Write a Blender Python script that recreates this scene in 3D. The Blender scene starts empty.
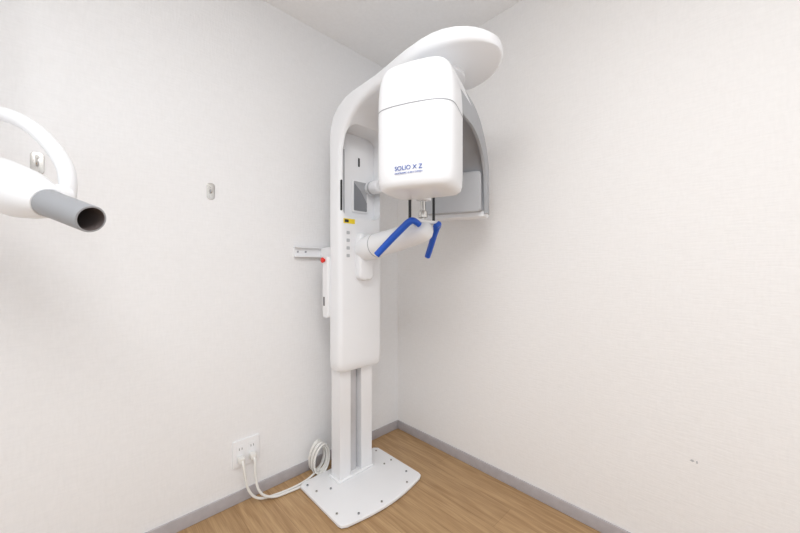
import bpy, bmesh, math
from mathutils import Vector, Matrix
D=bpy.data; scene=bpy.context.scene
try:
    scene.view_settings.view_transform='Standard'
except Exception: pass

# ---------------------------------------------------------------- materials
def mat(name,col,rough=.4,metal=0,emit=None,spec=.5,coat=0):
    m=D.materials.new(name); m.use_nodes=True
    b=m.node_tree.nodes['Principled BSDF']
    b.inputs['Base Color'].default_value=(*col,1)
    b.inputs['Roughness'].default_value=rough
    b.inputs['Metallic'].default_value=metal
    b.inputs['Specular IOR Level'].default_value=spec
    b.inputs['Coat Weight'].default_value=coat
    if emit:
        b.inputs['Emission Color'].default_value=(*emit[0],1)
        b.inputs['Emission Strength'].default_value=emit[1]
    return m
def noisy(m,c1,c2,scale,bump=0):
    nt=m.node_tree; b=nt.nodes['Principled BSDF']
    tc=nt.nodes.new('ShaderNodeTexCoord'); n=nt.nodes.new('ShaderNodeTexNoise')
    n.inputs['Scale'].default_value=scale; n.inputs['Detail'].default_value=3
    r=nt.nodes.new('ShaderNodeValToRGB')
    r.color_ramp.elements[0].position=.3; r.color_ramp.elements[1].position=.7
    r.color_ramp.elements[0].color=(*c1,1); r.color_ramp.elements[1].color=(*c2,1)
    nt.links.new(tc.outputs['Object'],n.inputs['Vector'])
    nt.links.new(n.outputs['Fac'],r.inputs['Fac']); nt.links.new(r.outputs['Color'],b.inputs['Base Color'])
    return m
def wallpaper(name,c1,c2):
    m=mat(name,c1,.75,spec=.3); nt=m.node_tree; b=nt.nodes['Principled BSDF']; L=nt.links.new
    tc=nt.nodes.new('ShaderNodeTexCoord')
    def tex(sc,scale,detail=2):
        mp=nt.nodes.new('ShaderNodeMapping'); mp.inputs['Scale'].default_value=sc
        L(tc.outputs['Object'],mp.inputs['Vector'])
        n=nt.nodes.new('ShaderNodeTexNoise'); n.inputs['Scale'].default_value=scale; n.inputs['Detail'].default_value=detail
        L(mp.outputs['Vector'],n.inputs['Vector']); return n.outputs['Fac']
    hz=tex((1,1,7),22); vt=tex((5,5,1),26)
    mx=nt.nodes.new('ShaderNodeMath'); mx.operation='ADD'; L(hz,mx.inputs[0]); L(vt,mx.inputs[1])
    bp=nt.nodes.new('ShaderNodeBump'); bp.inputs['Strength'].default_value=.24; bp.inputs['Distance'].default_value=.003
    L(mx.outputs[0],bp.inputs['Height']); L(bp.outputs['Normal'],b.inputs['Normal'])
    mr=nt.nodes.new('ShaderNodeMapRange'); mr.inputs[1].default_value=.7; mr.inputs[2].default_value=1.3
    L(mx.outputs[0],mr.inputs[0])
    mixc=nt.nodes.new('ShaderNodeMix'); mixc.data_type='RGBA'
    mixc.inputs[6].default_value=(*c1,1); mixc.inputs[7].default_value=(*c2,1)
    L(mr.outputs[0],mixc.inputs[0]); L(mixc.outputs[2],b.inputs['Base Color'])
    return m
M_wallL=wallpaper('wallpaper_left',(.825,.825,.832),(.86,.86,.867))
M_wallR=wallpaper('wallpaper_right',(.84,.828,.82),(.87,.858,.85))
M_ceil=noisy(mat('ceiling_paint',(.88,.88,.88),.9),(.89,.89,.895),(.92,.92,.925),60)
M_base=noisy(mat('vinyl_skirting',(.5,.47,.48),.5),(.42,.395,.41),(.47,.445,.46),30)
M_white=mat('white_enamel',(.83,.835,.85),.28,coat=.2)
noisy(M_white,(.835,.845,.865),(.85,.86,.88),3)
M_white2=noisy(mat('white_powder_coat',(.80,.80,.815),.4),(.835,.84,.855),(.855,.86,.875),5)
M_lgrey=noisy(mat('light_grey_plastic',(.5,.51,.53),.45),(.46,.47,.49),(.50,.51,.53),8)
M_sgrey=noisy(mat('sensor_grey_plastic',(.4,.41,.43),.45),(.37,.38,.40),(.41,.42,.44),8)
M_mgrey=noisy(mat('mid_grey_plastic',(.3,.31,.33),.4),(.33,.34,.365),(.37,.38,.405),8)
M_cone=noisy(mat('cone_grey',(.4,.41,.43),.45),(.32,.33,.35),(.35,.36,.38),8)
M_dark=mat('dark_plastic',(.02,.02,.022),.4)
M_inner=mat('cone_interior',(.13,.105,.10),.7)
M_blue=noisy(mat('blue_grip',(.01,.09,.55),.35),(.006,.085,.52),(.010,.10,.57),10)
M_steel=mat('chrome_steel',(.62,.60,.57),.22,metal=1)
M_alu=noisy(mat('aluminium',(.6,.6,.62),.4,metal=.3),(.56,.56,.58),(.62,.62,.64),12)
M_seam=mat('seam_grey',(.33,.34,.36),.5)
M_red=mat('red_button',(.75,.03,.02),.35)
M_yel=mat('yellow_label',(.85,.65,.03),.5)
M_glass=mat('display_window',(.22,.23,.25),.12,coat=.5)
M_text=mat('blue_print',(.03,.10,.42),.5)
M_cable=mat('cable_white',(.78,.77,.74),.45)
M_lamp=mat('lamp_diffuser',(.9,.9,.9),.5,emit=((1,.99,.98),3.6))

def floor_mat():
    m=mat('oak_vinyl',(.5,.3,.15),.42); nt=m.node_tree; b=nt.nodes['Principled BSDF']; L=nt.links.new
    tc=nt.nodes.new('ShaderNodeTexCoord')
    mp=nt.nodes.new('ShaderNodeMapping'); mp.inputs['Rotation'].default_value=(0,0,math.radians(90))
    L(tc.outputs['Object'],mp.inputs['Vector'])
    br=nt.nodes.new('ShaderNodeTexBrick'); br.inputs['Scale'].default_value=1
    br.inputs['Brick Width'].default_value=.9; br.inputs['Row Height'].default_value=.15
    br.inputs['Mortar Size'].default_value=.0008; br.inputs['Bias'].default_value=0
    br.inputs['Color1'].default_value=(.47,.305,.155,1); br.inputs['Color2'].default_value=(.52,.34,.175,1)
    br.inputs['Mortar'].default_value=(.34,.21,.10,1)
    L(mp.outputs['Vector'],br.inputs['Vector'])
    def nz(sc,scale,det,dist):
        g=nt.nodes.new('ShaderNodeMapping'); g.inputs['Scale'].default_value=sc
        L(mp.outputs['Vector'],g.inputs['Vector'])
        n=nt.nodes.new('ShaderNodeTexNoise'); n.inputs['Scale'].default_value=scale; n.inputs['Detail'].default_value=det; n.inputs['Distortion'].default_value=dist
        L(g.outputs['Vector'],n.inputs['Vector']); return n.outputs['Fac']
    def ramp(f,p0,p1,c0):
        r=nt.nodes.new('ShaderNodeValToRGB'); r.color_ramp.elements[0].position=p0; r.color_ramp.elements[1].position=p1
        r.color_ramp.elements[0].color=(*c0,1); r.color_ramp.elements[1].color=(1,1,1,1); L(f,r.inputs['Fac']); return r.outputs['Color']
    def mul(a,c,f):
        mx=nt.nodes.new('ShaderNodeMix'); mx.data_type='RGBA'; mx.blend_type='MULTIPLY'; mx.inputs[0].default_value=f
        L(a,mx.inputs[6]); L(c,mx.inputs[7]); return mx.outputs[2]
    c=mul(br.outputs['Color'],ramp(nz((1.6,22,1),2.2,7,.8),.35,.62,(.72,.65,.58)),.85)
    c=mul(c,ramp(nz((4,120,1),2.0,3,.2),.38,.6,(.80,.76,.71)),.7)
    L(c,b.inputs['Base Color'])
    return m
M_floor=floor_mat()

# ---------------------------------------------------------------- helpers
def empty(name,loc=(0,0,0)):
    e=D.objects.new(name,None); e.empty_display_size=.1; e.location=loc
    scene.collection.objects.link(e); return e
def link(me,name,m,parent=None,smooth=True):
    o=D.objects.new(name,me); scene.collection.objects.link(o)
    if m and not me.materials: me.materials.append(m)
    if parent:
        o.parent=parent; o.matrix_parent_inverse=Matrix.Translation(-parent.location)
    if smooth:
        for p in me.polygons: p.use_smooth=True
    return o
def autosm(o,ang=35):
    o.data.set_sharp_from_angle(angle=math.radians(ang))
def box(name,lo,hi,m,parent=None,bev=.0,seg=3,mtx=None):
    bm=bmesh.new()
    vs=[bm.verts.new((x,y,z)) for x in(lo[0],hi[0]) for y in(lo[1],hi[1]) for z in(lo[2],hi[2])]
    for f in((0,1,3,2),(4,6,7,5),(0,4,5,1),(2,3,7,6),(0,2,6,4),(1,5,7,3)): bm.faces.new([vs[i] for i in f])
    bmesh.ops.recalc_face_normals(bm,faces=bm.faces)
    if bev>0: bmesh.ops.bevel(bm,geom=bm.edges[:],offset=bev,segments=seg,profile=.5,affect='EDGES')
    if mtx: bmesh.ops.transform(bm,matrix=mtx,verts=bm.verts)
    me=D.meshes.new(name); bm.to_mesh(me); bm.free()
    o=link(me,name,m,parent,smooth=bev>0)
    if bev>0: autosm(o,50)
    return o
def cyl(name,p0,p1,r,m,parent=None,r2=None,seg=32,caps=True,bev=0):
    p0=Vector(p0);p1=Vector(p1); d=p1-p0
    bm=bmesh.new()
    bmesh.ops.create_cone(bm,cap_ends=caps,segments=seg,radius1=r,radius2=r if r2 is None else r2,depth=d.length)
    if bev>0:
        es=[e for e in bm.edges if abs(e.verts[0].co.z-e.verts[1].co.z)<1e-6]
        bmesh.ops.bevel(bm,geom=es,offset=bev,segments=4,profile=.5,affect='EDGES')
    q=d.to_track_quat('Z','Y').to_matrix().to_4x4()
    bmesh.ops.transform(bm,matrix=Matrix.Translation((p0+p1)/2)@q,verts=bm.verts)
    me=D.meshes.new(name); bm.to_mesh(me); bm.free()
    o=link(me,name,m,parent); autosm(o,50); return o
def revolve(name,p0,d,prof,m,parent=None,seg=40,caps=True):
    d=Vector(d).normalized(); q=d.to_track_quat('Z','Y').to_matrix().to_4x4(); T=Matrix.Translation(p0)@q
    bm=bmesh.new(); rings=[]
    for t,r in prof:
        rings.append([bm.verts.new(T@Vector((r*math.cos(2*math.pi*i/seg),r*math.sin(2*math.pi*i/seg),t))) for i in range(seg)])
    for A,B in zip(rings,rings[1:]):
        for i in range(seg): bm.faces.new((A[i],A[(i+1)%seg],B[(i+1)%seg],B[i]))
    if caps and prof[0][1]>0: bm.faces.new(rings[0][::-1])
    if caps and prof[-1][1]>0: bm.faces.new(rings[-1])
    bmesh.ops.remove_doubles(bm,verts=bm.verts,dist=1e-5)
    bmesh.ops.recalc_face_normals(bm,faces=bm.faces)
    me=D.meshes.new(name); bm.to_mesh(me); bm.free()
    o=link(me,name,m,parent); autosm(o,45); return o
def tube(name,pts,r,m,parent=None,smoothcurve=True,radii=None):
    c=D.curves.new(name,'CURVE'); c.dimensions='3D'; c.bevel_depth=r; c.bevel_resolution=6; c.use_fill_caps=True; c.resolution_u=10
    s=c.splines.new('NURBS' if smoothcurve else 'POLY'); s.points.add(len(pts)-1)
    for i,p in enumerate(pts):
        s.points[i].co=(*p,1)
        if radii: s.points[i].radius=radii[i]
    if smoothcurve: s.use_endpoint_u=True; s.order_u=3
    o=D.objects.new(name,c); scene.collection.objects.link(o)
    dg=bpy.context.evaluated_depsgraph_get(); me=D.meshes.new_from_object(o.evaluated_get(dg)); me.name=name
    D.objects.remove(o); me.materials.clear(); me.materials.append(m)
    return link(me,name,m,parent)
def prism(name,poly,axis,lo,hi,m,parent=None,bev=.0,seg=4,frame=None):
    if frame is None:
        frame=(lambda u,v,w:Vector((w,u,v))) if axis=='x' else ((lambda u,v,w:Vector((u,v,w))) if axis=='z' else (lambda u,v,w:Vector((u,w,v))))
    bm=bmesh.new()
    A=[bm.verts.new(frame(u,v,lo)) for u,v in poly]; B=[bm.verts.new(frame(u,v,hi)) for u,v in poly]
    n=len(poly)
    fa=bm.faces.new(A[::-1]); fb=bm.faces.new(B)
    for i in range(n): bm.faces.new((A[i],A[(i+1)%n],B[(i+1)%n],B[i]))
    bmesh.ops.recalc_face_normals(bm,faces=bm.faces)
    if bev>0:
        es=list(set(list(fa.edges)+list(fb.edges)))
        bmesh.ops.bevel(bm,geom=es,offset=bev,segments=seg,profile=.5,affect='EDGES',clamp_overlap=True)
    me=D.meshes.new(name); bm.to_mesh(me); bm.free()
    o=link(me,name,m,parent); autosm(o,40); return o
def arc(cx,cy,r,a0,a1,n,ry=None):
    ry=r if ry is None else ry
    return [(cx+r*math.cos(math.radians(a0+(a1-a0)*i/n)),cy+ry*math.sin(math.radians(a0+(a1-a0)*i/n))) for i in range(n+1)]
def rrect(x0,y0,x1,y1,r,n=6):
    return arc(x1-r,y0+r,r,-90,0,n)+arc(x1-r,y1-r,r,0,90,n)+arc(x0+r,y1-r,r,90,180,n)+arc(x0+r,y0+r,r,180,270,n)

# ---------------------------------------------------------------- room (near walls left out so added world light fills it evenly)
RX,RY,H=2.9,3.0,2.405
box('floor',(-.1,-.1,-.1),(RX+.1,RY+.1,0),M_floor)
box('ceiling',(-.1,-.1,H),(RX+.1,RY+.1,H+.1),M_ceil)
box('wall_left',(-.1,-.1,0),(RX+.1,0,H),M_wallL)
box('wall_right',(-.1,0,0),(0,RY,H),M_wallR)
bh=.055
box('baseboard_left',(.008,0,0),(RX,.008,bh),M_base,bev=.002)
box('baseboard_right',(0,0,0),(.008,RY,bh),M_base,bev=.002)

for i,(x,y,sx,sy,p) in enumerate([(1.60,1.65,.5,.5,15)]):
    lamp=empty('ceiling_lamp',(x,y,H))
    box('housing',(x-sx,y-sy,H-.03),(x+sx,y+sy,H),M_white2,lamp,bev=.008)
    box('diffuser',(x-sx+.03,y-sy+.03,H-.036),(x+sx-.03,y+sy-.03,H-.028),M_lamp,lamp)
    l=D.lights.new('lamp_light','AREA'); l.shape='RECTANGLE'; l.size=sx*1.9; l.size_y=sy*1.9; l.energy=p; l.color=(.97,.985,1)
    lo=D.objects.new('lamp_light',l); lo.location=(x,y,H-.045); scene.collection.objects.link(lo)
    lo.parent=lamp; lo.matrix_parent_inverse=Matrix.Translation(-lamp.location)

# ---------------------------------------------------------------- panoramic x-ray machine
PX=empty('panoramic_dental_xray_machine',(.51,.28,0))
AC=.51
PC=.527
front=[(PC+.25-.5*t, .475+.034*math.sin(math.pi*t)) for t in [i/20 for i in range(21)]]
poly=[(PC-.25+.02,.10),(PC+.25-.02,.10),(PC+.25,.12)]+[(PC+.25,.45),(PC+.245,.468)]+front[1:-1]+[(PC-.245,.468),(PC-.25,.45),(PC-.25,.12)]
prism('base_plate',poly,'z',.004,.018,M_white2,PX,bev=.003)
prism('base_plate_foot',[(PC+(x-PC)*.96,.28+(y-.28)*.95) for x,y in poly],'z',0,.006,M_seam,PX)
for i,(x,y) in enumerate([(.75,.14),(.74,.21),(.75,.40),(.68,.465),(.56,.48),(.38,.465),(.32,.40),(.31,.27),(.31,.14),(.68,.24),(.36,.27)]):
    cyl('base_bolt_%d'%i,(x,y,.017),(x,y,.022),.0055,M_steel if i%3 else M_seam,PX,seg=16)
    cyl('base_bolt_socket_%d'%i,(x,y,.0215),(x,y,.0225),.003,M_dark,PX,seg=12)
x0,x1,y0,y1=.42,.625,.16,.235
post=[(x0,y0),(x1,y0),(x1,y1),(x1-.066,y1),(x1-.066,y1-.04),(x0+.070,y1-.04),(x0+.070,y1),(x0,y1)]
prism('post',post,'z',.018,1.2,M_white2,PX,bev=.0015,seg=2)
box('post_rail',(x0+.088,y1-.041,.02),(x1-.084,y1-.026,1.2),M_alu,PX)
box('post_groove_back',(x0+.0705,y1-.0405,.02),(x1-.0665,y1-.0395,1.2),M_lgrey,PX)
box('post_foot',(x0-.01,y0-.01,.017),(x1+.01,y1+.006,.03),M_white2,PX,bev=.004)
HB=.137
def hw(b):
    if b<.45: return HB
    if b<=.83: 
        t=(b-.45)/.38; return HB+(.174-HB)*t*t*(3-2*t)
    return .174*math.sqrt(max(0,1-((b-.83)/.210)**2))
st=[((.185,.570),(.240,.570),.10),((.17,.577),(.262,.577),.126),((.168,.590),(.270,.590),.135)]
st+=[((.168,z),(.272,z),HB) for z in(.625,.8,1.0,1.2,1.4,1.6)]
st+=[((.168,1.745),(.274,1.67),HB),((.175,1.805),(.289,1.722),HB),((.198,1.855),(.316,1.772),HB),((.24,1.890),(.356,1.808),HB),
     ((.295,1.914),(.403,1.835),HB),((.36,1.925),(.445,1.850),HB),((.43,1.928),(.485,1.857),HB)]
for b in(.55,.62,.70,.76,.83): st.append(((b,1.928-.02*(b-.5)),(b,1.857),hw(b)))
for b in(.88,.92,.955,.985,1.005,1.020,1.030,1.036,1.0395):
    st.append(((b,1.921-.022*((b-.83)/.210)**4),(b,1.857+.008*((b-.83)/.210)**4),hw(b)))
def section(o,i,h,n=7):
    o=Vector((0,*o)); i=Vector((0,*i)); c=(o+i)/2; v=(o-i)/2; T=v.length; v.normalize()
    r=min(.026,T*.95,h*.95); pts=[]
    for (sx,sy,a0) in((1,1,0),(-1,1,90),(-1,-1,180),(1,-1,270)):
        for k in range(n+1):
            a=math.radians(a0+90*k/n); x=sx*(h-r)+r*math.cos(a); y=sy*(T-r)+r*math.sin(a)
            pts.append(Vector((AC+.003+x,0,0))+c+v*y)
    return pts
bm=bmesh.new(); rings=[[bm.verts.new(p) for p in section(o,i,h)] for o,i,h in st]
for A,B in zip(rings,rings[1:]):
    n=len(A)
    for k in range(n): bm.faces.new((A[k],A[(k+1)%n],B[(k+1)%n],B[k]))
bm.faces.new(rings[0][::-1]); bm.faces.new(rings[-1])
bmesh.ops.recalc_face_normals(bm,faces=bm.faces)
me=D.meshes.new('carriage_and_overhead_arm'); bm.to_mesh(me); bm.free()
car=link(me,'carriage_and_overhead_arm',M_white,PX)
cut=prism('cut',rrect(AC-.119,1.345,AC+.123,1.79,.045),'y',.215,.40,M_white,None)
md=car.modifiers.new('bo','BOOLEAN'); md.object=cut; md.operation='DIFFERENCE'; md.solver='EXACT'
dg=bpy.context.evaluated_depsgraph_get(); nm=D.meshes.new_from_object(car.evaluated_get(dg))
car.modifiers.clear(); car.data=nm; D.objects.remove(cut)
for p in nm.polygons: p.use_smooth=True
autosm(car,38)
prism('window_frame',rrect(.440,1.385,.540,1.555,.008),'y',.215,.225,M_white2,PX,bev=.002)
prism('window_reflection',rrect(.448,1.393,.532,1.547,.006),'y',.224,.2265,M_sgrey,PX)  # lighter grey left showing above the diagonal is a painted reflection
prism('window_dark_glass',[(.448,1.395),(.530,1.395),(.530,1.535),(.49,1.50),(.448,1.44)],'y',.2265,.2285,M_glass,PX)  # dark glass, cut diagonally along the edge of the painted reflection
box('recess_slot',(.487,.215,1.63),(.497,.2175,1.675),M_dark,PX)
box('recess_rail',(.585,.215,1.36),(.590,.219,1.70),M_lgrey,PX)
cyl('positioning_knob',(.43,.222,1.52),(.43,.32,1.52),.035,M_white,PX,bev=.01)
cyl('positioning_knob_ring',(.43,.25,1.52),(.43,.262,1.52),.0365,M_lgrey,PX)
prism('rim_slot',rrect(.634,1.375,.642,1.525,.003),'y',.262,.2705,M_dark,PX)
prism('warning_label',rrect(.560,1.314,.628,1.338,.002),'y',.2712,.2735,M_yel,PX)
prism('warning_label_mark',rrect(.598,1.319,.622,1.333,.002),'y',.2736,.2741,M_dark,PX)
prism('control_panel',rrect(.582,1.13,.620,1.295,.006),'y',.2712,.2732,M_white2,PX,bev=.0008)
for k in range(4):
    prism('control_key_%d'%k,rrect(.592,1.146+.038*k,.611,1.162+.038*k,.003),'y',.273,.2740,M_lgrey,PX)
prism('side_pod',rrect(.135,.84,.185,1.15,.012),'x',.645,.664,M_white2,PX,bev=.004)
box('side_pod_slot',(.6635,.145,.90),(.6645,.157,.945),M_dark,PX)
revolve('emergency_stop_button',(.66,.155,1.132),(1,0,0),[(0,.008),(.010,.008),(.011,.013),(.017,.014),(.021,.010),(.022,0)],M_red,PX)
prism('wall_bracket_plate',rrect(.46,1.150,.755,1.205,.004),'y',.0,.006,M_white2,PX,bev=.001)
box('wall_bracket_lip_top',(.46,.0,1.199),(.755,.024,1.205),M_white2,PX)
box('wall_bracket_lip_bottom',(.46,.0,1.150),(.755,.024,1.155),M_white2,PX)
box('wall_bracket_arm',(.47,.005,1.152),(.60,.18,1.203),M_white2,PX)
for k,x in enumerate((.735,.69)):
    cyl('bracket_screw_%d'%k,(x,.006,1.178),(x,.010,1.178),.005,M_seam,PX,seg=16)

prism('arm_mount',rrect(AC-.045,1.03,AC+.045,1.27,.03),'y',.255,.31,M_white,PX,bev=.012)
revolve('chin_rest_arm',(AC,.27,1.185),(0,.42,.065),[(0,.0),(0,.05),(.03,.060),(.09,.062),(.115,.060),(.116,.0575),(.119,.0575),(.12,.059),(.30,.053),(.42,.047),(.445,.040),(.46,.026),(.465,0)],M_white,PX)
revolve('arm_joint_ring',(AC,.27,1.185),(0,.42,.065),[(.1155,.0572),(.1155,.0592),(.1195,.0592),(.1195,.0572)],M_seam,PX,caps=False)
box('chin_bracket',(AC-.075,.665,1.283),(AC+.075,.715,1.297),M_white2,PX,bev=.006)
cyl('chin_post',(AC,.69,1.27),(AC,.69,1.38),.010,M_steel,PX)
cyl('chin_post_collar',(AC,.69,1.305),(AC,.69,1.335),.019,M_steel,PX,bev=.004)
prism('chin_cup',rrect(AC-.03,.665,AC+.03,.715,.012),'z',1.38,1.392,M_white2,PX,bev=.003)
for k,s in enumerate((1,-1)):
    xx=AC+s*.075
    cyl('temple_rod_%d'%k,(xx,.685,1.285),(xx,.685,1.43),.006,M_dark,PX)
    prism('temple_pad_%d'%k,rrect(.655,1.42,.715,1.50,.02),'x',xx-.008,xx+.008,M_lgrey,PX,bev=.004)
    tube('hand_grip_%d'%k,[(AC+s*.05,.715,1.270),(AC+s*.075,.712,1.286),(AC+s*.090,.70,1.284),(AC+s*.10,.675,1.262),(AC+s*.135,.62,1.20),(AC+s*.160,.575,1.148)],.0145,M_blue,PX,radii=[.8,.9,1.0,1.0,1.0,.95])

# rotating C-arm
AX=Vector((.515,.773,0)); th=math.radians(23)
dv=Vector((math.cos(th),math.sin(th),0)); wv=Vector((-math.sin(th),math.cos(th),0))
fr0=lambda u,v,w: AX+dv*u+wv*w+Vector((0,0,v))
def fr(u,v,w):   # arm flares wider toward the sensor end
    t=min(1,max(0,(.12-u)/.42)); return fr0(u,v,w*(1+.31*t))
W=.120
ZT=1.765
outer=arc(.29-.05,1.36+.05,.05,-90,0,5)+arc(.29-.10,ZT-.10,.10,0,90,8)+arc(-.01,1.475,.32,90,180,14,ry=ZT-1.475)+[(-.33,1.34),(-.325,1.330),(-.30,1.325),(-.275,1.335)]
inner=arc(-.01,1.475,.272,180,90,14,ry=ZT-1.475-.05)+arc(.13-.05,ZT-.10,.05,90,0,6)+[(.13,1.375),(.15,1.36)]
prism('c_arm_shell',outer+inner,'c',-W,W,M_white,PX,bev=.012,seg=4,frame=fr)
HT=.135; UC=.20
def facew(u,w): return u+.016*(1-(w/HT)**2)
def tubehead():
    bm=bmesh.new(); rings=[]
    zs=[(1.352,.72),(1.355,.86),(1.363,.94),(1.379,.985),(1.407,1),(1.45,1),(1.55,1),(1.62,1),(1.67,.99),(1.705,.965),(1.732,.92),(1.754,.85),(1.767,.74),(1.773,.55)]
    e=.40
    for z,s in zs:
        ring=[]
        for k in range(56):
            a=2*math.pi*k/56; c,sn=math.cos(a),math.sin(a)
            u=UC+.10*s*math.copysign(abs(c)**e,c)
            w=HT*(1-(1-s)*.85)*math.copysign(abs(sn)**e,sn)
            if c>0: u=facew(u,w)
            ring.append(bm.verts.new(fr0(u,z,w)))
        rings.append(ring)
    for A,B in zip(rings,rings[1:]):
        for k in range(56): bm.faces.new((A[k],A[(k+1)%56],B[(k+1)%56],B[k]))
    bm.faces.new(rings[0][::-1]); bm.faces.new(rings[-1])
    bmesh.ops.recalc_face_normals(bm,faces=bm.faces)
    me=D.meshes.new('tube_head_cover'); bm.to_mesh(me); bm.free()
    o=link(me,'tube_head_cover',M_white,PX); autosm(o,50)
    bm=bmesh.new(); R=[]
    for z in(1.6165,1.620):
        ring=[]
        for k in range(56):
            a=2*math.pi*k/56; c,sn=math.cos(a),math.sin(a)
            u=UC+.1007*math.copysign(abs(c)**e,c); w=(HT+.0006)*math.copysign(abs(sn)**e,sn)
            if c>0: u=facew(u,w)
            ring.append(bm.verts.new(fr0(u,z,w)))
        R.append(ring)
    for k in range(56): bm.faces.new((R[0][k],R[0][(k+1)%56],R[1][(k+1)%56],R[1][k]))
    me=D.meshes.new('tube_head_seam'); bm.to_mesh(me); bm.free(); link(me,'tube_head_seam',M_seam,PX)
tubehead()
for k,s in enumerate((1,-1)):
    side=arc(.09,ZT-.055,.045,0,90,5)+arc(-.01,1.475,.308,90,180,14,ry=ZT-1.475-.012)+[(-.318,1.345),(-.265,1.345)]+arc(-.01,1.475,.245,180,90,14,ry=.185)+[(.12,1.655)]
    prism('c_arm_cheek_%d'%k,side,'c',s*(W-.008),s*(W+.003),M_sgrey,PX,bev=.002,frame=fr)
liner=arc(-.01,1.475,.2705,180,90,14,ry=ZT-1.475-.0515)+[(.125,ZT-.0515),(.125,ZT-.06)]+arc(-.01,1.475,.262,90,180,14,ry=ZT-1.475-.06)+[(-.272,1.36),(-.2805,1.36)]
prism('c_arm_inner_liner',liner,'c',-W+.008,W-.008,M_mgrey,PX,frame=fr)
prism('sensor_housing',rrect(-.105,1.352,.105,1.54,.015),'c',0,.035,M_lgrey,PX,bev=.006,frame=lambda u,v,w: fr(-.275+w,v,u))
cyl('rotation_neck',(AX.x,AX.y,1.75),(AX.x,AX.y,1.862),.085,M_white2,PX,bev=.004)
cyl('rotation_collar',(AX.x,AX.y,1.845),(AX.x,AX.y,1.862),.11,M_white2,PX,bev=.004)
def label(txt,w0,z,size,name):
    c=D.curves.new(name,'FONT'); c.body=txt; c.size=size; c.extrude=.0004; c.align_x='CENTER'
    o=D.objects.new(name,c); scene.collection.objects.link(o)
    dg=bpy.context.evaluated_depsgraph_get(); me=D.meshes.new_from_object(o.evaluated_get(dg)); D.objects.remove(o)
    for v in me.vertices:
        w=w0+v.co.x; v.co=fr0(facew(UC+.1,w)+.0012+v.co.z,z+v.co.y,w)
    me.name=name; me.materials.clear(); return link(me,name,M_text,PX,smooth=False)
label('SOLIO X Z',-.003,1.408,.0200,'maker_print')
label('PANORAMIC X-RAY SYSTEM',-.003,1.396,.0075,'maker_print_small')

# ---------------------------------------------------------------- intraoral x-ray unit (left, near)
IX=empty('intraoral_xray_unit',(1.68,.02,1.95))
E=Vector((1.535,.585,1.209)); dd=Vector((-.525,.793,-.309)).normalized()
S=E-dd*.15
revolve('cone',E,-dd,[(.0,.0275),(0,.031),(.003,.032),(.10,.032),(.16,.033)],M_cone,IX,caps=False)
revolve('cone_bore',E,-dd,[(.0,.0276),(.05,.027),(.14,.026),(.14,0)],M_inner,IX,caps=False)
revolve('tube_housing',S-dd*.30,dd,[(0,0),(.002,.03),(.015,.055),(.05,.064),(.15,.066),(.22,.062),(.27,.051),(.300,.041),(.312,.035)],M_white,IX)
tube('yoke',[(1.80,.20,1.36),(1.76,.225,1.46),(1.720,.265,1.505),(1.68,.305,1.492),(1.640,.345,1.461),(1.597,.387,1.40),(1.572,.410,1.33),(1.58,.40,1.27)],.0185,M_white,IX)
cyl('yoke_pivot',(1.575,.395,1.285),(1.64,.43,1.275),.03,M_white,IX,bev=.006)
tube('swing_arm',[(1.745,.24,1.49),(1.745,.235,1.62),(1.738,.22,1.80),(1.735,.20,2.0),(1.735,.12,2.06),(1.735,.03,2.06)],.02,M_white,IX)
prism('wall_mount',rrect(1.675,1.98,1.795,2.14,.02),'y',0,.035,M_white2,IX,bev=.008)

# ---------------------------------------------------------------- wall hooks
for (x,z) in((1.142,1.432),(1.658,1.443)):
    h=empty('wall_hook',(x,0,z))
    prism('plate',rrect(x-.016,z-.036,x+.016,z+.036,.012),'y',0,.003,M_steel,h,bev=.001)
    cyl('screw_top',(x,.003,z+.022),(x,.006,z+.022),.006,M_steel,h,seg=16)
    cyl('screw_bottom',(x,.003,z-.024),(x,.006,z-.024),.006,M_steel,h,seg=16)
    prism('slot',rrect(x-.004,z-.010,x+.004,z+.008,.003),'y',.003,.0036,M_seam,h)
    tube('hook',[(x,.003,z-.006),(x,.018,z-.008),(x,.024,z),(x,.024,z+.012)],.003,M_steel,h)

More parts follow.
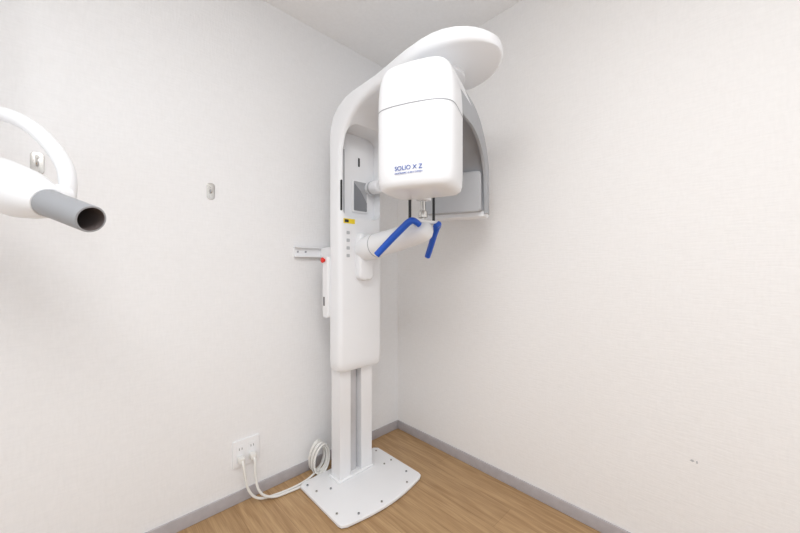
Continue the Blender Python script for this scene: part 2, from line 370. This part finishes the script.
# ---------------------------------------------------------------- outlet
ox,oz=.994,.229
O=empty('wall_outlet',(ox,0,oz))
prism('plate',rrect(ox-.06,oz-.062,ox+.06,oz+.062,.006),'y',0,.009,M_white2,O,bev=.003)
for k,sx in enumerate((-.026,.026)):
    prism('socket_%d'%k,rrect(ox+sx-.018,oz-.04,ox+sx+.018,oz+.04,.003),'y',.009,.011,M_white,O,bev=.0008)
    for z in(.022,):
        for q in(-.006,.006): box('slit_%d_%d'%(k,int(q*1000)),(ox+sx+q-.001,.011,oz+z-.005),(ox+sx+q+.001,.0114,oz+z+.005),M_dark,O)
CB=empty('power_cable',(.8,.06,0))
for k,sx in enumerate((-.024,.028)):
    prism('plug_%d'%k,rrect(ox+sx-.013,oz-.036,ox+sx+.013,oz-.008,.006),'y',.011,.042,M_cable,CB,bev=.004)
tube('cord_0',[(ox+.028,.042,oz-.022),(ox+.028,.055,oz-.03),(ox+.025,.060,oz-.08),(ox+.01,.065,oz-.16),(ox-.03,.072,.02),(.90,.080,.009),(.80,.095,.009),(.72,.09,.012),(.68,.08,.02),(.64,.07,.03)],.0055,M_cable,CB)
tube('cord_1',[(ox-.024,.042,oz-.022),(ox-.024,.055,oz-.03),(ox-.02,.060,oz-.09),(ox-.03,.080,.05),(ox-.09,.095,.009),(.83,.105,.008),(.77,.112,.008),(.70,.10,.010),(.62,.10,.015)],.0055,M_cable,CB)
pts=[]
for i in range(7*16+1):
    a=2*math.pi*i/16; L=i/16
    rr=.056+.005*math.sin(L*2.1)
    pts.append((.648+rr*.75*math.cos(a), .045+.009*L+.004*math.sin(a*2)+ .012*math.sin(a), .092+ rr*1.38*math.sin(a)+.003*math.sin(L*3)))
tube('cable_coil',pts,.005,M_cable,CB)

sc=empty('wall_scuff',(0,1.51,.41))
prism('chip_a',[(1.50,.413),(1.508,.41),(1.514,.415),(1.506,.419)],'x',0,.0006,M_lgrey,sc)
prism('chip_b',[(1.518,.408),(1.522,.410),(1.521,.418),(1.517,.417)],'x',0,.0006,M_lgrey,sc)

# ---------------------------------------------------------------- world + camera
w=D.worlds.new('World'); scene.world=w; w.use_nodes=True
w.node_tree.nodes['Background'].inputs[0].default_value=(.975,.985,1,1); w.node_tree.nodes['Background'].inputs[1].default_value=1.12  # even ambient light, let in where the near walls are left out
cd=D.cameras.new('camera'); cam=D.objects.new('camera',cd); scene.collection.objects.link(cam)
cd.sensor_width=36; cd.lens=36*329/800; cd.clip_start=.01
cam.location=(1.550,1.626,1.10); cam.rotation_euler=(math.radians(90),0,math.radians(136.0))
scene.camera=cam
